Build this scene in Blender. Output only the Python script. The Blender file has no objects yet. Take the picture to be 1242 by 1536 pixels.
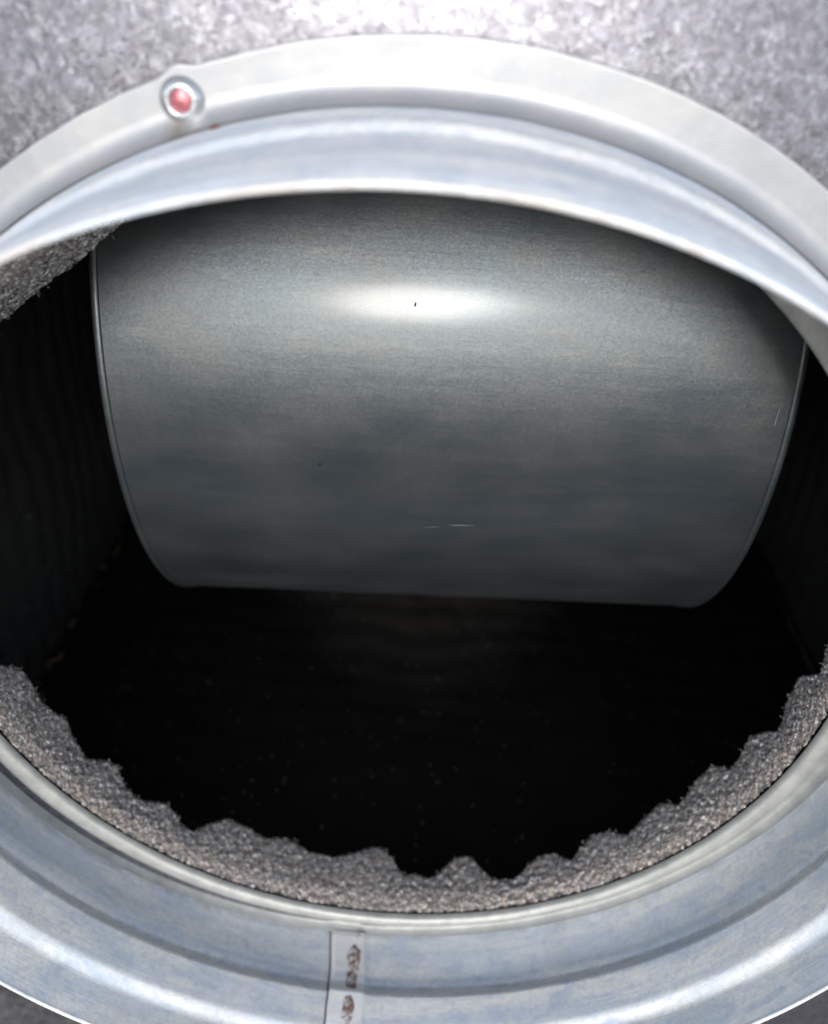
import bpy, bmesh, math, random
from math import sin, cos, pi, radians, sqrt, exp, atan2, degrees
from mathutils import Matrix, Vector, noise

random.seed(7)
S = 0.15                      # one model unit = collar radius = 15 cm

# ------------------------------------------------------------------ camera
sc = bpy.context.scene
C = sc.collection
cd = bpy.data.cameras.new('camera')
cam = bpy.data.objects.new('camera', cd)
C.objects.link(cam)
RM = Matrix(((0.9980203, -0.0628048, -0.0033109), (0.0541457, 0.8312542, 0.5532492), (-0.0319945, -0.5523333, 0.8330092)))
UP = Matrix.Rotation(pi / 2, 4, 'X')          # the face with the opening stands upright, towards -Y
cam.matrix_world = UP @ Matrix.Translation(Vector((0.0071, 1.2159, 1.3447)) * S) @ RM.to_4x4()
cd.sensor_fit = 'HORIZONTAL'
cd.sensor_width = 36.0
cd.lens = 1337.58 * 36.0 / 1242.0
cd.clip_start = 0.005
cd.clip_end = 500
cd.dof.use_dof = True
cd.dof.focus_distance = 1.72 * S
cd.dof.aperture_fstop = 10.0
sc.camera = cam

# ------------------------------------------------------------------ sky and sun
SUN = Vector((-0.03, sin(radians(15.6)), cos(radians(15.6)))).normalized()
SUN = UP.to_3x3() @ SUN
w = bpy.data.worlds.new('World'); sc.world = w; w.use_nodes = True
nt = w.node_tree; nt.nodes.clear()
sky = nt.nodes.new('ShaderNodeTexSky'); sky.sky_type = 'NISHITA'; sky.sun_disc = False
sky.sun_elevation = math.asin(SUN.z); sky.sun_rotation = atan2(SUN.x, SUN.y)
bg = nt.nodes.new('ShaderNodeBackground'); bg.inputs['Strength'].default_value = 0.15
sky.dust_density = 0.3; sky.air_density = 0.8; sky.ozone_density = 1.0
wo = nt.nodes.new('ShaderNodeOutputWorld')
hs = nt.nodes.new('ShaderNodeHueSaturation'); hs.inputs['Saturation'].default_value = .5     # thin white haze
nt.links.new(sky.outputs[0], hs.inputs['Color']); nt.links.new(hs.outputs[0], bg.inputs[0]); nt.links.new(bg.outputs[0], wo.inputs[0])
sd = bpy.data.lights.new('sun', 'SUN'); sd.energy = 1.5; sd.angle = radians(10); sd.color = (1.0, 0.955, 0.89)
sun = bpy.data.objects.new('sun', sd); C.objects.link(sun)
sun.rotation_euler = SUN.to_track_quat('Z', 'Y').to_euler()
sc.view_settings.view_transform = 'Standard'; sc.view_settings.look = 'None'
sc.view_settings.exposure = 1.05; sc.view_settings.gamma = 1.0
sc.render.resolution_x = 828; sc.render.resolution_y = 1024

# ------------------------------------------------------------------ materials
class NT:
    """small helper round a node tree; coordinates are object space in collar radii"""
    def __init__(s, name):
        s.m = bpy.data.materials.new(name); s.m.use_nodes = True
        s.t = s.m.node_tree; s.t.nodes.clear()
        s.out = s.n('ShaderNodeOutputMaterial'); s.bs = s.n('ShaderNodeBsdfPrincipled')
        s.l(s.bs.outputs[0], s.out.inputs[0])
        tc = s.n('ShaderNodeTexCoord'); mp = s.n('ShaderNodeMapping')
        mp.inputs['Scale'].default_value = (1 / S, 1 / S, 1 / S)
        s.l(tc.outputs['Object'], mp.inputs[0]); s.co = mp.outputs[0]
        s.sep = s.n('ShaderNodeSeparateXYZ'); s.l(s.co, s.sep.inputs[0])
    def n(s, k): return s.t.nodes.new(k)
    def l(s, a, b): s.t.links.new(a, b)
    def setin(s, inp, v):
        if hasattr(v, 'node'): s.l(v, inp)
        else: inp.default_value = v
    def math(s, op, a, b=0.0, c=0.0, clamp=False):
        q = s.n('ShaderNodeMath'); q.operation = op; q.use_clamp = clamp
        for i, v in enumerate((a, b, c)): s.setin(q.inputs[i], v)
        return q.outputs[0]
    def noise(s, sc_, det=4, rough=.55, co=None, dist=0.0):
        q = s.n('ShaderNodeTexNoise'); q.inputs['Scale'].default_value = sc_; q.inputs['Detail'].default_value = det
        q.inputs['Roughness'].default_value = rough; q.inputs['Distortion'].default_value = dist
        s.l(co or s.co, q.inputs['Vector']); return q
    def vor(s, sc_, co=None, feature='F1'):
        q = s.n('ShaderNodeTexVoronoi'); q.feature = feature; q.inputs['Scale'].default_value = sc_
        s.l(co or s.co, q.inputs['Vector']); return q
    def ramp(s, f, stops, interp='LINEAR'):
        q = s.n('ShaderNodeValToRGB'); e = q.color_ramp.elements; q.color_ramp.interpolation = interp
        while len(e) < len(stops): e.new(0.5)
        for i, (p, c) in enumerate(stops):
            e[i].position = p; e[i].color = (c, c, c, 1) if isinstance(c, (int, float)) else (*c, 1)
        s.l(f, q.inputs[0]); return q.outputs[0]
    def mix(s, f, a, b, mode='MIX'):
        q = s.n('ShaderNodeMix'); q.data_type = 'RGBA'; q.blend_type = mode
        s.setin(q.inputs[0], f)
        for i, v in ((6, a), (7, b)):
            if hasattr(v, 'node'): s.l(v, q.inputs[i])
            else: q.inputs[i].default_value = (*v, 1) if len(v) == 3 else v
        return q.outputs[2]
    def rng(s, v, a, b, c, d):
        q = s.n('ShaderNodeMapRange'); s.l(v, q.inputs[0])
        for i, x in enumerate((a, b, c, d)): q.inputs[i + 1].default_value = x
        return q.outputs[0]
    def scale(s, v, xyz):
        q = s.n('ShaderNodeMapping'); q.inputs['Scale'].default_value = xyz; s.l(v, q.inputs[0]); return q.outputs[0]
    def bump(s, h, strength, dist, normal=None):
        q = s.n('ShaderNodeBump'); q.inputs['Strength'].default_value = strength; q.inputs['Distance'].default_value = dist * S
        s.l(h, q.inputs['Height'])
        if normal is not None: s.l(normal, q.inputs['Normal'])
        return q.outputs[0]
    def facet(s, color, amount, normal=None):
        """tilt the normal by a random amount per cell (crystal grains, foam cells)"""
        a = s.n('ShaderNodeVectorMath'); a.operation = 'SUBTRACT'; s.l(color, a.inputs[0]); a.inputs[1].default_value = (.5, .5, .5)
        b = s.n('ShaderNodeVectorMath'); b.operation = 'SCALE'; s.l(a.outputs[0], b.inputs[0]); s.setin(b.inputs['Scale'], amount)
        c = s.n('ShaderNodeVectorMath'); c.operation = 'ADD'; s.l(b.outputs[0], c.inputs[0])
        if normal is None:
            g = s.n('ShaderNodeNewGeometry'); normal = g.outputs['Normal']
        s.l(normal, c.inputs[1])
        d = s.n('ShaderNodeVectorMath'); d.operation = 'NORMALIZE'; s.l(c.outputs[0], d.inputs[0])
        return d.outputs[0]
    def polar(s):
        """(angle, radius, z) as a vector, for texture that runs round the collar"""
        a = s.math('ARCTAN2', s.sep.outputs[1], s.sep.outputs[0])
        r = s.math('SQRT', s.math('ADD', s.math('MULTIPLY', s.sep.outputs[0], s.sep.outputs[0]), s.math('MULTIPLY', s.sep.outputs[1], s.sep.outputs[1])))
        q = s.n('ShaderNodeCombineXYZ'); s.l(a, q.inputs[0]); s.l(r, q.inputs[1]); s.l(s.sep.outputs[2], q.inputs[2])
        return q.outputs[0], a, r
    def put(s, **kw):
        for k, v in kw.items():
            i = s.bs.inputs[k.replace('_', ' ')]
            if hasattr(v, 'node'): s.l(v, i)
            elif isinstance(v, tuple): i.default_value = (*v, 1)
            else: i.default_value = v
        return s.m

def mat_collar():
    s = NT('galvanised_collar')
    pv, ang, rad = s.polar()
    st = s.scale(pv, (1.4, 1.4, 9))
    n1 = s.noise(2.6, 5, .6, st, .6).outputs[0]                 # broad oxide patches drawn out along the band
    n2 = s.noise(14, 6, .7).outputs[0]
    n3 = s.noise(95, 3, .6).outputs[0]
    blue = s.ramp(n1, [(.40, 0), (.58, 1)])
    c = s.mix(blue, (.90, .895, .88), (.70, .76, .83))
    blotch = s.ramp(s.noise(4.3, 6, .75, s.scale(pv, (3, 1, 6)), 1.2).outputs[0], [(.5, 0), (.62, 1)])
    c = s.mix(s.math('MULTIPLY', blotch, .5), c, (.46, .56, .74))
    chalk = s.ramp(n2, [(.52, 0), (.7, 1)])
    c = s.mix(s.math('MULTIPLY', chalk, .45), c, (.88, .87, .86))
    c = s.mix(s.math('MULTIPLY', s.ramp(n3, [(.35, 1), (.55, 0)]), .22), c, (.42, .44, .46))
    dirt = s.ramp(s.noise(60, 4, .7).outputs[0], [(.69, 0), (.74, 1)])
    c = s.mix(s.math('MULTIPLY', dirt, .4), c, (.33, .27, .22))
    edge = s.math('MULTIPLY', s.rng(s.sep.outputs[2], .384, .3975, 0, 1), s.ramp(s.noise(3.3, 5, .7, s.scale(pv, (3, 1, 1))).outputs[0], [(.5, 0), (.62, 1)]))
    c = s.mix(s.math('MULTIPLY', edge, .55), c, (.36, .22, .11))
    rough = s.rng(n2, .3, .7, .52, .66)
    zz = s.sep.outputs[2]
    g1 = s.math('SUBTRACT', 1.0, s.math('MULTIPLY', s.math('ABSOLUTE', s.math('SUBTRACT', zz, .158)), 140.), clamp=True)
    g2 = s.math('SUBTRACT', 1.0, s.math('MULTIPLY', s.math('ABSOLUTE', s.math('SUBTRACT', zz, .024)), 70.), clamp=True)
    gn = s.ramp(s.noise(16, 5, .75).outputs[0], [(.42, 0), (.62, 1)])
    c = s.mix(s.math('MULTIPLY', s.math('MULTIPLY', s.math('ADD', g1, g2, clamp=True), gn), .55), c, (.36, .35, .33))
    sc1 = s.noise(1.0, 2, .5, s.scale(pv, (3.0, 1, 260)), .2).outputs[0]
    c = s.mix(s.math('MULTIPLY', s.ramp(sc1, [(.66, 0), (.69, 1)]), .35), c, (.95, .95, .95))
    dull = s.noise(7, 6, .8, None, 1.5).outputs[0]
    c = s.mix(s.math('MULTIPLY', s.ramp(dull, [(.5, 0), (.66, 1)]), .25), c, (.50, .52, .53))
    fine = s.noise(6, 4, .6, s.scale(pv, (.6, 40, 60))).outputs[0]
    b = s.bump(fine, .12, .004); b = s.bump(n3, .12, .003, b)
    return s.put(Base_Color=c, Metallic=.18, Roughness=rough, Normal=b)

def mat_flange():
    s = NT('galvanised_flange')
    n = s.noise(9, 5, .6).outputs[0]; n2 = s.noise(60, 4, .6).outputs[0]
    c = s.mix(s.ramp(n, [(.35, 0), (.65, 1)]), (.315, .325, .345), (.37, .370, .378))
    c = s.mix(s.math('MULTIPLY', s.ramp(n2, [(.6, 0), (.72, 1)]), .3), c, (.45, .45, .46))
    # rust run below the rivet
    d = s.math('SQRT', s.math('ADD', s.math('POWER', s.math('ADD', s.sep.outputs[0], .352), 2), s.math('POWER', s.math('MULTIPLY', s.math('SUBTRACT', s.sep.outputs[1], 1.0 - .05), .8), 2)))
    f = s.rng(s.math('ADD', d, s.math('MULTIPLY', s.noise(50, 3).outputs[0], .02)), .014, .036, 1, 0)
    c = s.mix(s.math('MULTIPLY', f, .55), c, (.22, .16, .11))
    return s.put(Base_Color=c, Metallic=.5, Roughness=s.rng(n2, .3, .7, .42, .52), Normal=s.bump(s.noise(30, 4).outputs[0], .1, .006))

def mat_spangle():
    s = NT('spangled_galvanised_sheet')
    wv = s.noise(40, 3, .7).outputs['Color']
    co = s.mix(.05, s.co, wv)
    v = s.vor(140, co)
    rb = s.n('ShaderNodeRGBToBW'); s.l(v.outputs['Color'], rb.inputs[0])
    n = s.noise(62, 5, .7).outputs[0]; n4 = s.noise(110, 3, .7).outputs[0]
    c = s.mix(s.ramp(rb.outputs[0], [(.15, 0), (.85, 1)]), (.115, .116, .136), (.205, .207, .236))
    c = s.mix(s.math('MULTIPLY', s.ramp(n, [(.42, 0), (.6, 1)]), .6), c, (.098, .09, .108))
    c = s.mix(s.math('MULTIPLY', s.ramp(n4, [(.55, 0), (.7, 1)]), .5), c, (.08, .08, .085))
    N = s.facet(v.outputs['Color'], .11)
    N = s.bump(n, .06, .012, N)
    return s.put(Base_Color=c, Metallic=.75, Roughness=s.rng(rb.outputs[0], 0, 1, .30, .44), Normal=N)

def mat_casing():
    s = NT('smooth_galvanised_casing')
    gr = s.noise(170, 3, .7).outputs[0]
    n2 = s.noise(5, 5, .6, s.scale(s.co, (1.0, 1.6, 1.6))).outputs[0]
    streak = s.noise(3, 5, .7, s.scale(s.co, (1.5, 14, 14))).outputs[0]    # rolling marks along the drum
    vs = s.noise(3, 5, .7, s.scale(s.co, (34, 2.5, 2.5))).outputs[0]       # scuffs round the drum
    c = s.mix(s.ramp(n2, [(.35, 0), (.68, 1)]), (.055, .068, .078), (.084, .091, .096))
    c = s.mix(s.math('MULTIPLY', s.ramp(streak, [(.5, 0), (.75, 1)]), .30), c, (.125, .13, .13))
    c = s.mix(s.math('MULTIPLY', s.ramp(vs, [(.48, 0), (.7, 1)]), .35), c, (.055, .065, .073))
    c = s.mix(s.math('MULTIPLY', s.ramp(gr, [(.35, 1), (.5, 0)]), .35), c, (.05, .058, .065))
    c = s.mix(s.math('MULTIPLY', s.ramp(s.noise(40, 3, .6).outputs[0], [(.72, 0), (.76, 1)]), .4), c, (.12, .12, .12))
    v = s.vor(260)
    N = s.facet(v.outputs['Color'], .05); N = s.bump(streak, .04, .01, N); N = s.bump(n2, .06, .012, N)
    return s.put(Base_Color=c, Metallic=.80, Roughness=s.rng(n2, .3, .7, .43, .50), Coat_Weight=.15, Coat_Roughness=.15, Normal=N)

def mat_foam():
    s = NT('cut_grey_foam')
    v = s.vor(215); v2 = s.vor(110)
    rb = s.n('ShaderNodeRGBToBW'); s.l(v.outputs['Color'], rb.inputs[0])
    d = s.ramp(v.outputs['Distance'], [(.15, 0), (.6, 1)])
    c = s.mix(s.ramp(rb.outputs[0], [(.2, 0), (.75, 1)]), (.050, .042, .041), (.54, .475, .455))
    # glued backing layer is browner
    z = s.math('ADD', s.sep.outputs[2], s.math('MULTIPLY', s.noise(14, 3).outputs[0], .02))
    tan = s.rng(z, -.058, -.032, 0, 1)
    c = s.mix(s.math('MULTIPLY', tan, .75), c, s.mix(rb.outputs[0], (.24, .19, .155), (.74, .63, .55)))
    c = s.mix(s.ramp(rb.outputs[0], [(.63, 0), (.67, 1)]), c, (1.0, .96, .93))   # glints on the struts painted in as white cells
    N = s.facet(v.outputs['Color'], 1.2); N = s.bump(v2.outputs['Distance'], .35, .012, N)
    return s.put(Base_Color=c, Roughness=.32, Specular_IOR_Level=.8, Normal=N)

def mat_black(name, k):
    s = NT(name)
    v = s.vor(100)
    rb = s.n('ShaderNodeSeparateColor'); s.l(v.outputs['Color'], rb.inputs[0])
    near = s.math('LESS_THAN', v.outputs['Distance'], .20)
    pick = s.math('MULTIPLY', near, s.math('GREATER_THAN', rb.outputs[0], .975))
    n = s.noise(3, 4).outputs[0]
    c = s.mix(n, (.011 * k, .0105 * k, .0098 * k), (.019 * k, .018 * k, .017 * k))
    c = s.mix(pick, c, (.9, .88, .84))  # sparkle put into the colour as pale specks
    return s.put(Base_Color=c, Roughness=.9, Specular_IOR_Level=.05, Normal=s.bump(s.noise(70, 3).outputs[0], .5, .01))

def mat_plain(name, col, metal=.0, rough=.6, var=.25, sc_=20):
    s = NT(name); n = s.noise(sc_, 5, .65).outputs[0]
    c = s.mix(n, tuple(x * (1 - var) for x in col), tuple(min(1, x * (1 + var)) for x in col))
    return s.put(Base_Color=c, Metallic=metal, Roughness=rough, Normal=s.bump(n, .2, .01))

def mat_ground():
    s = NT('asphalt')
    v = s.vor(60); rb = s.n('ShaderNodeRGBToBW'); s.l(v.outputs['Color'], rb.inputs[0])
    n = s.noise(25, 6, .75).outputs[0]
    c = s.mix(rb.outputs[0], (.10, .095, .095), (.24, .225, .22))
    c = s.mix(s.ramp(n, [(.4, 0), (.7, 1)]), c, (.10, .095, .095))
    return s.put(Base_Color=c, Roughness=.85, Normal=s.bump(n, .5, .03))

M = dict(collar=mat_collar(), flange=mat_flange(), spangle=mat_spangle(), casing=mat_casing(), foam=mat_foam(), black=mat_black('black_foam_skin', 1.4), blackside=mat_black('foam_skin_painted_light', 4.0),  # foam copies toned for light: darker where sunlit, lifted on the unlit sides
         rust=mat_plain('rust', (.20, .10, .065), .2, .8, .5, 60), chrome=mat_plain('bright_zinc', (.50, .52, .53), .8, .26, .05, 40),
         redcore=mat_plain('painted_red_reflection', (.40, .13, .15), .6, .3, .5, 70), ground=mat_ground(), sealant=mat_plain('dull_zinc_ring', (.355, .36, .345), .4, .55, .45, 22),
         strip=mat_plain('grey_tape', (.42, .44, .42), 0, .6, .4, 30), line=mat_plain('dark_gap', (.20, .165, .15), .1, .8, .3, 40))

def mat_weld():
    s = NT('rusty_spot_weld'); n = s.noise(42, 5, .75, None, .5).outputs[0]; n2 = s.noise(130, 3).outputs[0]
    c = s.mix(s.ramp(n, [(.44, 0), (.56, 1)]), (.30, .17, .13), (.72, .70, .70))
    c = s.mix(s.math('MULTIPLY', s.ramp(n2, [(.4, 1), (.5, 0)]), .5), c, (.20, .12, .10))
    return s.put(Base_Color=c, Metallic=.1, Roughness=.75, Normal=s.bump(n, .6, .01))
M['weld'] = mat_weld()
M['stripz'] = mat_plain('pale_zinc_strip', (.90, .89, .89), .1, .55, .10, 18)

# ------------------------------------------------------------------ mesh helpers
def obj(name, verts, faces, mat, parent=None, smooth=True, scale=True):
    me = bpy.data.meshes.new(name)
    me.from_pydata([(x * S, y * S, z * S) for x, y, z in verts], [], faces)
    me.update(); me.materials.append(mat)
    if smooth: me.polygons.foreach_set('use_smooth', [True] * len(me.polygons))
    o = bpy.data.objects.new(name, me); C.objects.link(o)
    if parent: o.parent = parent
    return o
def root(name, label, cat):
    o = bpy.data.objects.new(name, None); C.objects.link(o); o.empty_display_size = .02
    o['label'] = label; o['category'] = cat; o.rotation_euler = (pi / 2, 0, 0); return o
def grid_faces(nu, nv, wrap_u=False, flip=False):
    f = []
    for i in range(nu if wrap_u else nu - 1):
        for j in range(nv - 1):
            a, b = i * nv + j, ((i + 1) % nu) * nv + j
            q = (a, b, b + 1, a + 1)
            f.append(q[::-1] if flip else q)
    return f
def box(name, lo, hi, mat, parent, bev=.006):
    bm = bmesh.new(); bmesh.ops.create_cube(bm, size=1)
    for v in bm.verts: v.co = Vector([(lo[i] + hi[i]) / 2 + v.co[i] * (hi[i] - lo[i]) for i in range(3)]) * S
    if bev: bmesh.ops.bevel(bm, geom=bm.edges[:], offset=bev * S, segments=2, affect='EDGES', profile=.5)
    me = bpy.data.meshes.new(name); bm.to_mesh(me); bm.free(); me.materials.append(mat)
    o = bpy.data.objects.new(name, me); C.objects.link(o); o.parent = parent; return o
def ns(x, y, z): return noise.noise(Vector((x, y, z)))

# fitted outlines of the rings: radius, centre and ovalness
def ringpt(q, th):
    R, ox, oy, c2, s2 = q
    r = R + c2 * cos(2 * th) + s2 * sin(2 * th)
    return r * cos(th) + ox, r * sin(th) + oy
Q_FL = (1.0789, -.0135, .0003, -.0097, .0140)
Q_FO = (.9474, -.0209, .0120, -.0076, -.0171)
Q_LIP = (.9897, -.0077, .0057, .0083, -.0012)
Q_BASE = (1.004, -.012, -.001, .006, .004)
Q_MID = (.9891, -.0010, .0030, -.0050, -.0020)
def lerpq(a, b, t): return tuple(x + (y - x) * t for x, y in zip(a, b))
def qz(z):
    if z < .12: return lerpq(Q_BASE, Q_MID, max(0, z) / .12)
    if z < .29: return Q_MID
    return lerpq(Q_MID, Q_LIP, min(1, (z - .29) / .1))
def sm(x, a, b):
    t = max(0., min(1., (x - a) / (b - a))); return t * t * (3 - 2 * t)
ZL = .3942
def offs(z, th):
    """radial offset of the wall along its height: gasket channel between two small steps"""
    d = -.018 * sm(z, .160, .188) + .0135 * sm(z, .270, .306)
    d += .003 * exp(-((z - .155) / .006) ** 2)
    d -= .001 * sm(z, .33, .394)
    # uneven hand-rolled sheet
    d += .0022 * ns(cos(th) * 2.2, sin(th) * 2.2, z * 5) + .0008 * ns(cos(th) * 9, sin(th) * 9, z * 14 + 5)
    # overlapping lap joint
    a = degrees(th)
    if -96.8 < a < -90: d -= .006 * (1 - sm(a, -92.05, -91.8))
    return d
def wall(z, th, extra=0):
    x, y = ringpt(qz(z), th); r = sqrt(x * x + y * y); k = (r + offs(z, th) + extra) / r
    return x * k, y * k, z

# ------------------------------------------------------------------ ground
g = obj('ground', [(-400, -400, -1.432), (400, -400, -1.432), (400, 400, -1.432), (-400, 400, -1.432)], [(0, 1, 2, 3)], M['ground'], smooth=False)
g['kind'] = 'structure'

# ------------------------------------------------------------------ housing
BX0, BX1, BY0, BY1, BZ = -1.50, 1.88, -1.425, 1.62, -2.60
house = root('metal_housing', 'spangled galvanized steel box housing with a round opening in its face', 'duct box')
NT_ = 360
v, f = [], []
for i in range(NT_):
    th = -pi + 2 * pi * i / NT_
    hx, hy = ringpt(Q_FO, th); kk = 1.004
    c_, s_ = cos(th), sin(th)
    tx = (BX1 / c_ if c_ > 1e-9 else BX0 / c_ if c_ < -1e-9 else 1e9)
    ty = (BY1 / s_ if s_ > 1e-9 else BY0 / s_ if s_ < -1e-9 else 1e9)
    R_ = min(tx, ty)
    ex, ey = R_ * c_, R_ * s_
    v.append((hx * kk, hy * kk, -.014)); v.append((hx * kk, hy * kk, -.002))
    for k in range(1, 31):
        t_ = (k / 30) ** 1.3
        x, y = hx * kk + (ex - hx * kk) * t_, hy * kk + (ey - hy * kk) * t_
        wv = 0 if k == 30 else .004 * ns(x * 1.5, y * 1.5, 3) * sm(sqrt(x * x + y * y), 1.05, 1.4)
        rho = sqrt(x * x + y * y)
        dish = -.10 * max(0, min(rho, 1.30) - 1.085) * sm(sin(th), .2, .9)
        v.append((x, y, -.002 + wv + dish * (1 - sm(rho, 1.30, 1.6))))
    v.append((ex, ey, -.014))
obj('face_panel', v, grid_faces(NT_, 33, True, True), M['spangle'], house)
def corner_safe(): pass
W_ = .012
for lo, hi in (((BX0 + .004, BY0 + .004, BZ), (BX0 + W_, BY1 - .004, -.0155)), ((BX1 - W_, BY0 + .004, BZ), (BX1 - .004, BY1 - .004, -.0155)),
               ((BX0 + W_ + .001, BY0 + .004, BZ), (BX1 - W_ - .001, BY0 + W_, -.0155)), ((BX0 + W_ + .001, BY1 - W_, BZ), (BX1 - W_ - .001, BY1 - .004, -.0155)),
               ((BX0 + W_ + .001, BY0 + W_ + .001, BZ), (BX1 - W_ - .001, BY1 - W_ - .001, BZ + .012))):
    box('side_panel' if hi[2] > -1 else 'back_panel', lo, hi, M['spangle'], house, .002)

# ------------------------------------------------------------------ collar
col = root('duct_collar', 'round galvanized steel duct collar riveted over the opening of the housing', 'duct collar')
NU = 720
ths = [-pi + 2 * pi * i / NU for i in range(NU)]
TH = .0075
zs = [.018] + [.018 + (ZL - .026) * k / 70 for k in range(1, 71)]
prof_in = zs; v = []
per = 0
for th in ths:
    col_ = []
    for z in zs: col_.append(wall(z, th))
    for k in range(1, 8):                                  # rounded lip
        a = pi * k / 8
        rr = TH * .62
        col_.append(wall(ZL - .008 + rr * sin(a) * 1.3, th, TH / 2 - rr * cos(a) * (1.0)))
    for z in zs[::-1]: col_.append(wall(z, th, TH + .55 * (.018 * sm(z, .160, .188) - .0135 * sm(z, .270, .306)) * (1 - sm(z, .36, .386))))
    per = len(col_); v += col_
cw = obj('collar_wall', v, grid_faces(NU, per, True), M['collar'], col)

# flange bent out over the face panel, with the bend radius up into the wall
v = []; pr = 0
for th in ths:
    fx, fy = ringpt(Q_FL, th); fr = sqrt(fx * fx + fy * fy)
    jag = .0012 * ns(cos(th) * 30, sin(th) * 30, 1)
    a_ = degrees(th)
    jag += .010 * exp(-((a_ - 108.3) / .9) ** 2)
    fr += jag
    x0, y0, _ = wall(.018, th, TH + .0006); r0 = sqrt(x0 * x0 + y0 * y0)
    BR_ = .034
    pts = [(fr, .0015), (fr, .0040), (fr, .0078), (fr - .0006, .0088), (fr - .0016, .0093), (fr - .004, .0094), (fr - .008, .0094), ((fr + r0 + BR_) / 2, .0092 + .0008 * ns(cos(th) * 5, sin(th) * 5, 4)), (r0 + BR_ + .003, .0094)]
    for k in range(0, 11):
        b = pi / 2 * k / 10
        pts.append((r0 + BR_ - BR_ * sin(b) + .0004, .0094 + BR_ - BR_ * cos(b)))
    c_, s_ = cos(th), sin(th)
    bx, by = x0 / r0, y0 / r0
    for r, z in pts: v.append((bx * r, by * r, z))
    pr = len(pts)
obj('flange', v, grid_faces(NU, pr, True, True), M['flange'], col)

# rolled ring that closes the gap between the wall and the hole in the panel
v = []; pr = 0
for th in ths:
    hx, hy = ringpt(Q_FO, th); r0 = sqrt(hx * hx + hy * hy)
    x1, y1, _ = wall(.02, th); r1 = sqrt(x1 * x1 + y1 * y1)
    bx, by = hx / r0, hy / r0
    a_ = degrees(th)
    left = exp(-((a_ + 138) / 26) ** 2)                   # the groove opens up on one side
    gap = max(.012, r1 - r0)
    pts = []
    for k in range(15):
        u = k / 14
        bead = .0085 * sin(pi * min(1, u / .62)) ** .7 if u < .62 else 0
        groove = -.020 * left * sin(pi * (u - .5) / .5) if u > .5 else 0
        up = .022 * sm(u, .82, 1)
        pts.append((r0 + .001 + (gap + .002) * u, -.001 + bead + groove + up + .0012 * ns(cos(th) * 6, sin(th) * 6, u * 6)))
    pts.insert(0, (r0 + .0005, -.013))
    for r, z in pts: v.append((bx * r, by * r, z))
    pr = len(pts)
obj('rolled_ring', v, grid_faces(NU, pr, True, False), M['sealant'], col)

# lap joint cover strip on the inside with rusty spot welds
v = []; A0, A1 = radians(-96.9), radians(-92.0)
na = 14
for i in range(na + 1):
    th = A0 + (A1 - A0) * i / na
    for z in zs:
        e = -.0035 * (1 - sm(i, na - 1, na)) - .0004
        if z < .024: e *= .4
        v.append(wall(z, th, e))
n0 = len(v)
fs = grid_faces(na + 1, len(zs))
for z in zs: v.append(wall(z, A0 - .0004, -.0002))
fs += [(n0 + k, k, k + 1, n0 + k + 1) for k in range(len(zs) - 1)]
seam = obj('seam_strip', v, fs, M['stripz'], col); seam['label'] = 'vertical lap seam with three rusty spot welds'
# dark gap along the strip edge
v = []
for z in zs:
    for e, a in ((-.0006, A0 - .0062), (-.0012, A0 - .0012)): v.append(wall(z, a + .0016 * ns(z * 25, 2, 1), e))
obj('seam_gap', v, [(2 * k, 2 * k + 1, 2 * k + 3, 2 * k + 2) for k in range(len(zs) - 1)], M['line'], seam)
def blob(name, zc, ac, hz, ha, mat, parent, seed, h=.004, base=-.0045):
    vv = []; n1, n2 = 26, 6
    for j in range(n2 + 1):
        for i in range(n1):
            b = 2 * pi * i / n1; k = j / n2
            w1 = 1 + .45 * ns(cos(b) * 1.6 + seed, sin(b) * 1.6, seed)
            vv.append(wall(zc + hz * k * w1 * sin(b), radians(ac) + ha * k * w1 * cos(b), base - h * (1 - k * k) + .0012 * ns(b * 2, k * 5, seed)))
    ff = [(j * n1 + i, j * n1 + (i + 1) % n1, (j + 1) * n1 + (i + 1) % n1, (j + 1) * n1 + i) for j in range(n2) for i in range(n1)]
    return obj(name, vv, ff, mat, parent)
for k, (zc, ac, hz, ha) in enumerate(((.095, -93.6, .036, .017), (.150, -93.8, .026, .016), (.232, -94.0, .034, .017), (.030, -93.0, .008, .008))):
    blob('weld_spot', zc, ac, hz, ha, M['weld'], seam, 3.1 * k + 1, .0025)

# rivet through the flange
riv = bpy.data.objects.new('rivet', None); C.objects.link(riv); riv.parent = col; riv.scale = (.86, .86, .86); riv.location = Vector((-.345, .990, .0095)) * S
def lathe(name, prof, mat, parent, n=48):
    vv = [(r * cos(2 * pi * i / n), r * sin(2 * pi * i / n), z) for i in range(n) for r, z in prof]
    return obj(name, vv, grid_faces(n, len(prof), True), mat, parent)
lathe('rivet_head', [(.036, 0), (.0365, .004), (.034, .009), (.030, .0125), (.025, .0165), (.021, .0175), (.0185, .016), (.017, .011)][::1], M['chrome'], riv)
lathe('rivet_core', [(.0172, .0105), (.013, .0125), (.007, .0138), (.0, .0142)], M['redcore'], riv)  # red reflection painted into the colour of the core
# rust spots on the collar base and lip
for zc, ac, r_ in ((.040, 106.6, .011), (.036, 108.0, .004)):
    blob('rust_spot', zc, ac, r_, r_, M['rust'], col, zc * 50, -.003, TH + .001)

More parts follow.
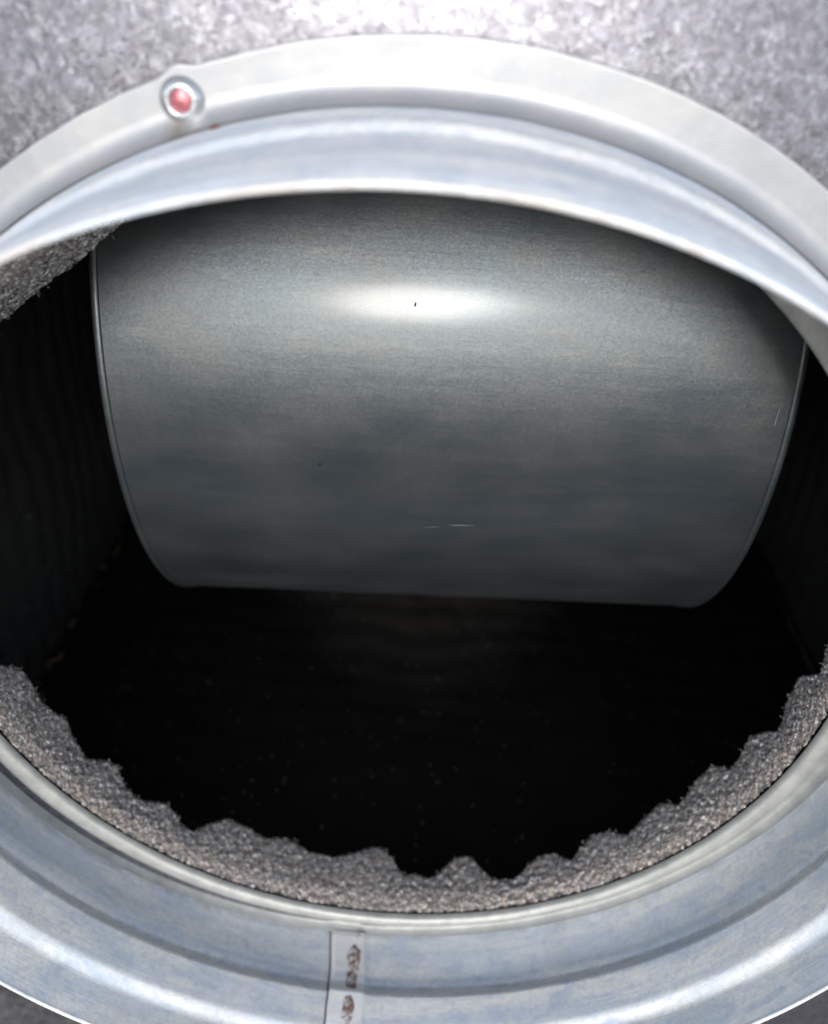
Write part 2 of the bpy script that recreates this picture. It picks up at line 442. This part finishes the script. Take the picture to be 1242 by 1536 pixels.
# ------------------------------------------------------------------ foam lining
foam = root('foam_lining', 'dark egg-crate acoustic foam lining with a ragged grey cut edge inside the opening', 'acoustic foam')
DEPTH = [(-180,.15),(-172,.11),(-164.6,.126),(-163.2,.151),(-160.8,.181),(-158.4,.184),(-155.2,.167),(-152.6,.168),(-149.8,.187),(-147.7,.158),(-145,.137),(-143.7,.132),(-139.9,.167),(-138.3,.167),(-136.2,.134),(-133.4,.117),(-129.9,.14),(-128.2,.15),(-125.1,.117),(-122.8,.107),(-120.8,.147),(-117.8,.187),(-114.1,.185),(-110.4,.168),(-107.2,.189),(-102.9,.162),(-98.9,.161),(-95.2,.183),(-92.8,.207),(-90.7,.206),(-89,.174),(-87.2,.124),(-85.1,.131),(-82.7,.112),(-81.1,.14),(-78.9,.173),(-77,.183),(-75.7,.171),(-73.8,.13),(-72.3,.099),(-70.5,.098),(-69,.09),(-67.7,.108),(-64.7,.148),(-61.8,.144),(-59.2,.108),(-57.3,.138),(-55.3,.167),(-52.4,.16),(-49.2,.124),(-47.2,.143),(-42.5,.171),(-39.3,.134),(-35.3,.172),(-31.8,.178),(-28.7,.13),(-25.3,.15),(-23.4,.167),(-20.9,.145),(-18,.109),(-14.1,.15),(-10,.159),(-6.3,.104),(0,.13),(8,.17),(16,.11),(25,.17),(34,.11),(43,.165),(52,.11),(61,.17),(70,.12),(79,.17),(88,.12),(97,.16),(106,.12),(115,.17),(124,.14),(133,.17),(142,.16),(150,.17),(158,.12),(166,.17),(174,.11),(180,.15)]
def depth(a):
    for (a0, d0), (a1, d1) in zip(DEPTH, DEPTH[1:]):
        if a0 <= a <= a1: return d0 + (d1 - d0) * (a - a0) / (a1 - a0)
    return .15
def fr(th):
    hx, hy = ringpt(Q_FO, th); r = sqrt(hx * hx + hy * hy)
    a = degrees(th)
    return r - .004 + .05 * exp(-((a - 42) / 22) ** 2), (.075 * exp(-((a - 129) / 17) ** 2))
NF = 2600; NV = 26
v = []
for i in range(NF):
    a = -180 + 360 * i / NF; th = radians(a)
    r0, sag = fr(th)
    d = depth(a) + .0045 * ns(a * 2.3, 1, 2) + .0035 * ns(a * 9, 5, 2)
    if random.random() < .03: d += random.uniform(.002, .006)      # torn fibres
    c_, s_ = cos(th), sin(th)
    for j in range(NV):
        u = j / (NV - 1); z = -.0155 - (d - .0155) * u
        q = .0035 * ns(a * 1.1, z * 60, 0) + .0035 * ns(a * 3.1, z * 170, 7) + random.uniform(-.0004, .0004)
        r = r0 - sag * u - .004 * sin(pi * u) + q + (.006 * (u > .96))
        v.append((r * c_, r * s_, z))
cut = obj('cut_edge', v, grid_faces(NF, NV, True), M['foam'], foam)
cut['label'] = 'glittering grey-brown cut edge with wavy profile'
# hair-thin torn fibres standing off the edge
vv, ff = [], []
for k in range(110):
    a = random.uniform(-175, 0) if k < 98 else random.uniform(120, 170); th = radians(a)
    r0, sag = fr(th); d = depth(a)
    p = Vector((cos(th) * (r0 - sag - .002), sin(th) * (r0 - sag - .002), -d + random.uniform(0, .012)))
    dr = Vector((-cos(th) * random.uniform(.2, 1), -sin(th) * random.uniform(.2, 1), random.uniform(-1.6, .3))).normalized()
    tn = Vector((-sin(th), cos(th), 0)); L_ = random.uniform(.003, .009); bend = random.uniform(-.6, .6); n0 = len(vv)
    for j in range(4):
        t_ = j / 3; q = p + dr * L_ * t_ + tn * bend * L_ * t_ * t_; w_ = .0009 * (1 - .7 * t_)
        for m_ in range(3):
            an = 2 * pi * m_ / 3; vv.append(tuple(q + tn * cos(an) * w_ + Vector((cos(th), sin(th), 0)) * sin(an) * w_))
    for j in range(3):
        for m_ in range(3):
            a_, b_ = n0 + j * 3 + m_, n0 + j * 3 + (m_ + 1) % 3
            ff.append((a_, b_, b_ + 3, a_ + 3))
fib = obj('loose_fibres', vv, ff, mat_plain('foam_fibre', (.45, .40, .36), 0, .5, .3, 90), cut); fib['kind'] = 'stuff'
# underside of the same sheet, out to the walls (egg-crate)
NU2, NR = 540, 26
v = []
def egg(p, q): return .5 + .5 * sin(p * 2 * pi / .27) * sin(q * 2 * pi / .27)
for i in range(NU2):
    a = -180 + 360 * i / NU2; th = radians(a); c_, s_ = cos(th), sin(th)
    r0, sag = fr(th); ri = r0 - sag + .004
    X0, X1, Y0, Y1 = BX0 + .03, BX1 - .03, BY0 + .03, BY1 - .03
    R_ = min(X1 / c_ if c_ > 1e-9 else X0 / c_ if c_ < -1e-9 else 1e9, Y1 / s_ if s_ > 1e-9 else Y0 / s_ if s_ < -1e-9 else 1e9)
    for k in range(NR):
        u = k / (NR - 1); r = ri + (R_ - ri) * u
        x, y = r * c_, r * s_
        e = .10 + .09 * egg(x, y)
        d = depth(a) * (1 - sm(u, 0, .25)) + e * sm(u, 0, .25)
        v.append((x, y, -d + .002))
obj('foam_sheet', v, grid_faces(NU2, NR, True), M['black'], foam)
# foam sheets on the walls and the back of the box: relief of rounded bumps
def sheet(o, eu, ev, nrm, lu, lv, nu, nv, ph=0.0, amp=.045, mt='black'):
    vv = []
    for i in range(nu):
        for j in range(nv):
            p, q = lu * i / (nu - 1), lv * j / (nv - 1)
            p0_, q0_ = p, q; p += .10 * ns(p0_ * 2.3, q0_ * 2.3, ph + 9); q += .10 * ns(p0_ * 2.3, q0_ * 2.3, ph + 19)
            h = amp * (.5 + .5 * sin((p + q) * 2 * pi / .30 + ph) * sin((p - q) * 2 * pi / .30 + ph * .7)) ** .8 + .006 * ns(p * 9, q * 9, ph) + .012 * ns(p * 2, q * 2, ph + 3)
            P = Vector(o) + Vector(eu) * p0_ + Vector(ev) * q0_ + Vector(nrm) * h
            vv.append(tuple(P))
    return obj('foam_sheet', vv, grid_faces(nu, nv), M[mt], foam)
FX0, FX1, FY0, FY1, FZ = -1.385, 1.745, -1.28, 1.48, -2.42
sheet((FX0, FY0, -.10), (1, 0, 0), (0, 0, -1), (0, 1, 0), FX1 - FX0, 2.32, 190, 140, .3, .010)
sheet((FX0, FY0, -.10), (0, 1, 0), (0, 0, -1), (1, 0, 0), FY1 - FY0, 2.32, 170, 140, 1.9, .014, 'blackside')  # side walls wear the lifted copy, brightness put into the colour
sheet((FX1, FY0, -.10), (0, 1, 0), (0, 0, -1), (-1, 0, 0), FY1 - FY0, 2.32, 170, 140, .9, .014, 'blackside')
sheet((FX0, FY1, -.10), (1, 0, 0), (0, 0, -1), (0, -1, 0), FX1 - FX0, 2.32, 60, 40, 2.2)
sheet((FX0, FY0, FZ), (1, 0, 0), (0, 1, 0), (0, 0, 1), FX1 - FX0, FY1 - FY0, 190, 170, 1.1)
# torn joint between two foam sheets (left), pale strip in the right corner
v = []
n = 90
for k in range(n):
    z = -.55 - 1.45 * k / (n - 1)
    wv = .014 * ns(z * 8, 1, 1) + .03 * (1 if (z * 3.1) % 1 < .5 else -1) * .5
    wd = .007 + .012 * max(0, ns(z * 5, 7, 3))
    v += [(FX0 + .075 + wv, FY0 + .085, z), (FX0 + .075 + wv + wd, FY0 + .075, z + .003)]
obj('torn_joint', v, [(2 * k, 2 * k + 1, 2 * k + 3, 2 * k + 2) for k in range(n - 1) if ns(k * .16, 3, 8) > .05 or k % 9 == 0], mat_plain('torn_foam', (.20, .12, .06), 0, .9, .6, 30), foam)
v = []
for k in range(n):
    z = -.9 - 1.1 * k / (n - 1); wd = .020 + .006 * ns(z * 9, 1, 4) - .012 * k / n
    v += [(FX1 - .085, FY0 + .075, z), (FX1 - .085 - wd, FY0 + .080, z)]
obj('joint_strip', v, [(2 * k, 2 * k + 1, 2 * k + 3, 2 * k + 2) for k in range(n - 1)], M['strip'], foam)

# ------------------------------------------------------------------ curved casing seen through the opening
cas = root('curved_casing', 'smooth grey galvanized drum-shaped casing lying inside the dark opening', 'metal casing')
QC = (.0721, .2960, -1.2390, .0310, .0043, .907, .7280)
x0, y0, z0, ya, tb, CR, CL = QC
axv = Vector((cos(ya) * cos(tb), sin(ya) * cos(tb), sin(tb)))
upv = axv.cross(Vector((0, 1, 0))).normalized(); vvv = upv.cross(axv)
def cyl(s, ang, r):
    P = Vector((x0, y0, z0)) + axv * s + (vvv * cos(ang) + upv * sin(ang)) * r
    return tuple(P)
NA = 400
def ringmesh(name, prof, mat):
    vv = [cyl(s, 2 * pi * i / NA, r) for i in range(NA) for s, r in prof]
    return obj(name, vv, grid_faces(NA, len(prof), True), mat, cas)
E = CL - .016
vv = []
SN = 60
for i in range(NA):
    an = 2 * pi * i / NA
    for k in range(SN + 1):
        s = -E + 2 * E * k / SN
        r = CR - .003 + .0022 * ns(s * 1.6, cos(an) * 2, sin(an) * 2)
        vv.append(cyl(s, an, r))
obj('drum_shell', vv, grid_faces(NA, SN + 1, True), M['casing'], cas)
for sg in (-1, 1):
    pr_ = [(sg * (E - .001), CR - .006), (sg * (E), CR - .0005), (sg * (E + .003), CR + .0015), (sg * (CL - .003), CR + .0015), (sg * CL, CR - .001), (sg * CL, CR - .02)]
    ringmesh('rolled_hem', pr_ if sg < 0 else pr_[::-1], M['casing'])
    vv = [cyl(sg * (E - .004), 2 * pi * i / 96, r) for i in range(96) for r in (CR - .008, .5, .22)]
    obj('end_plate', vv, grid_faces(96, 3, True), M['casing'], cas, False)
for sg in (-1, 1):
    box('mounting_foot', (x0 + sg * .45 - .06, y0 - .3, -2.44), (x0 + sg * .45 + .06, y0 + .3, z0 - .845), M['casing'], cas, .01)
# specks of dirt, a scratch and painted glints on the drum
M['soot'] = mat_plain('soot', (.012, .012, .012), 0, .9, .2, 40)
def patch(name, s0, a0, ds, da, rot, mat):
    vv = []
    for i in range(12):
        b = 2 * pi * i / 12; k = 1 + .35 * ns(cos(b), sin(b), s0 * 40)
        p, q = ds * cos(b) * k, da * sin(b) * k
        vv.append(cyl(s0 + p * cos(rot) - q * sin(rot), a0 + (p * sin(rot) + q * cos(rot)) / CR, CR + .0008))
    n_ = len(vv); vv.append(cyl(s0, a0, CR + .0011)); 
    return obj(name, vv, [(i, (i + 1) % n_, n_) for i in range(n_)], mat, cas)
patch('dirt_speck', -.2701, 1.659, .0052, .0048, .3, M['soot'])
patch('dirt_speck', -.0703, 1.2593, .0018, .0042, .2, M['soot'])
patch('dirt_speck', .012, 1.62, .0012, .002, .2, M['soot'])
M['scr'] = mat_plain('pale_scratch_and_glint', (.125, .14, .145), .3, .5, .1, 40)
patch('scratch_and_glint', .688, 1.482, .0012, .026, .04, M['scr'])
patch('scratch_and_glint', .050, 1.845, .030, .0022, -.05, M['scr'])  # glint of a dent, painted as a pale patch
patch('scratch_and_glint', -.02, 1.857, .020, .0012, -.12, M['scr'])  # second glint beside it, also painted pale
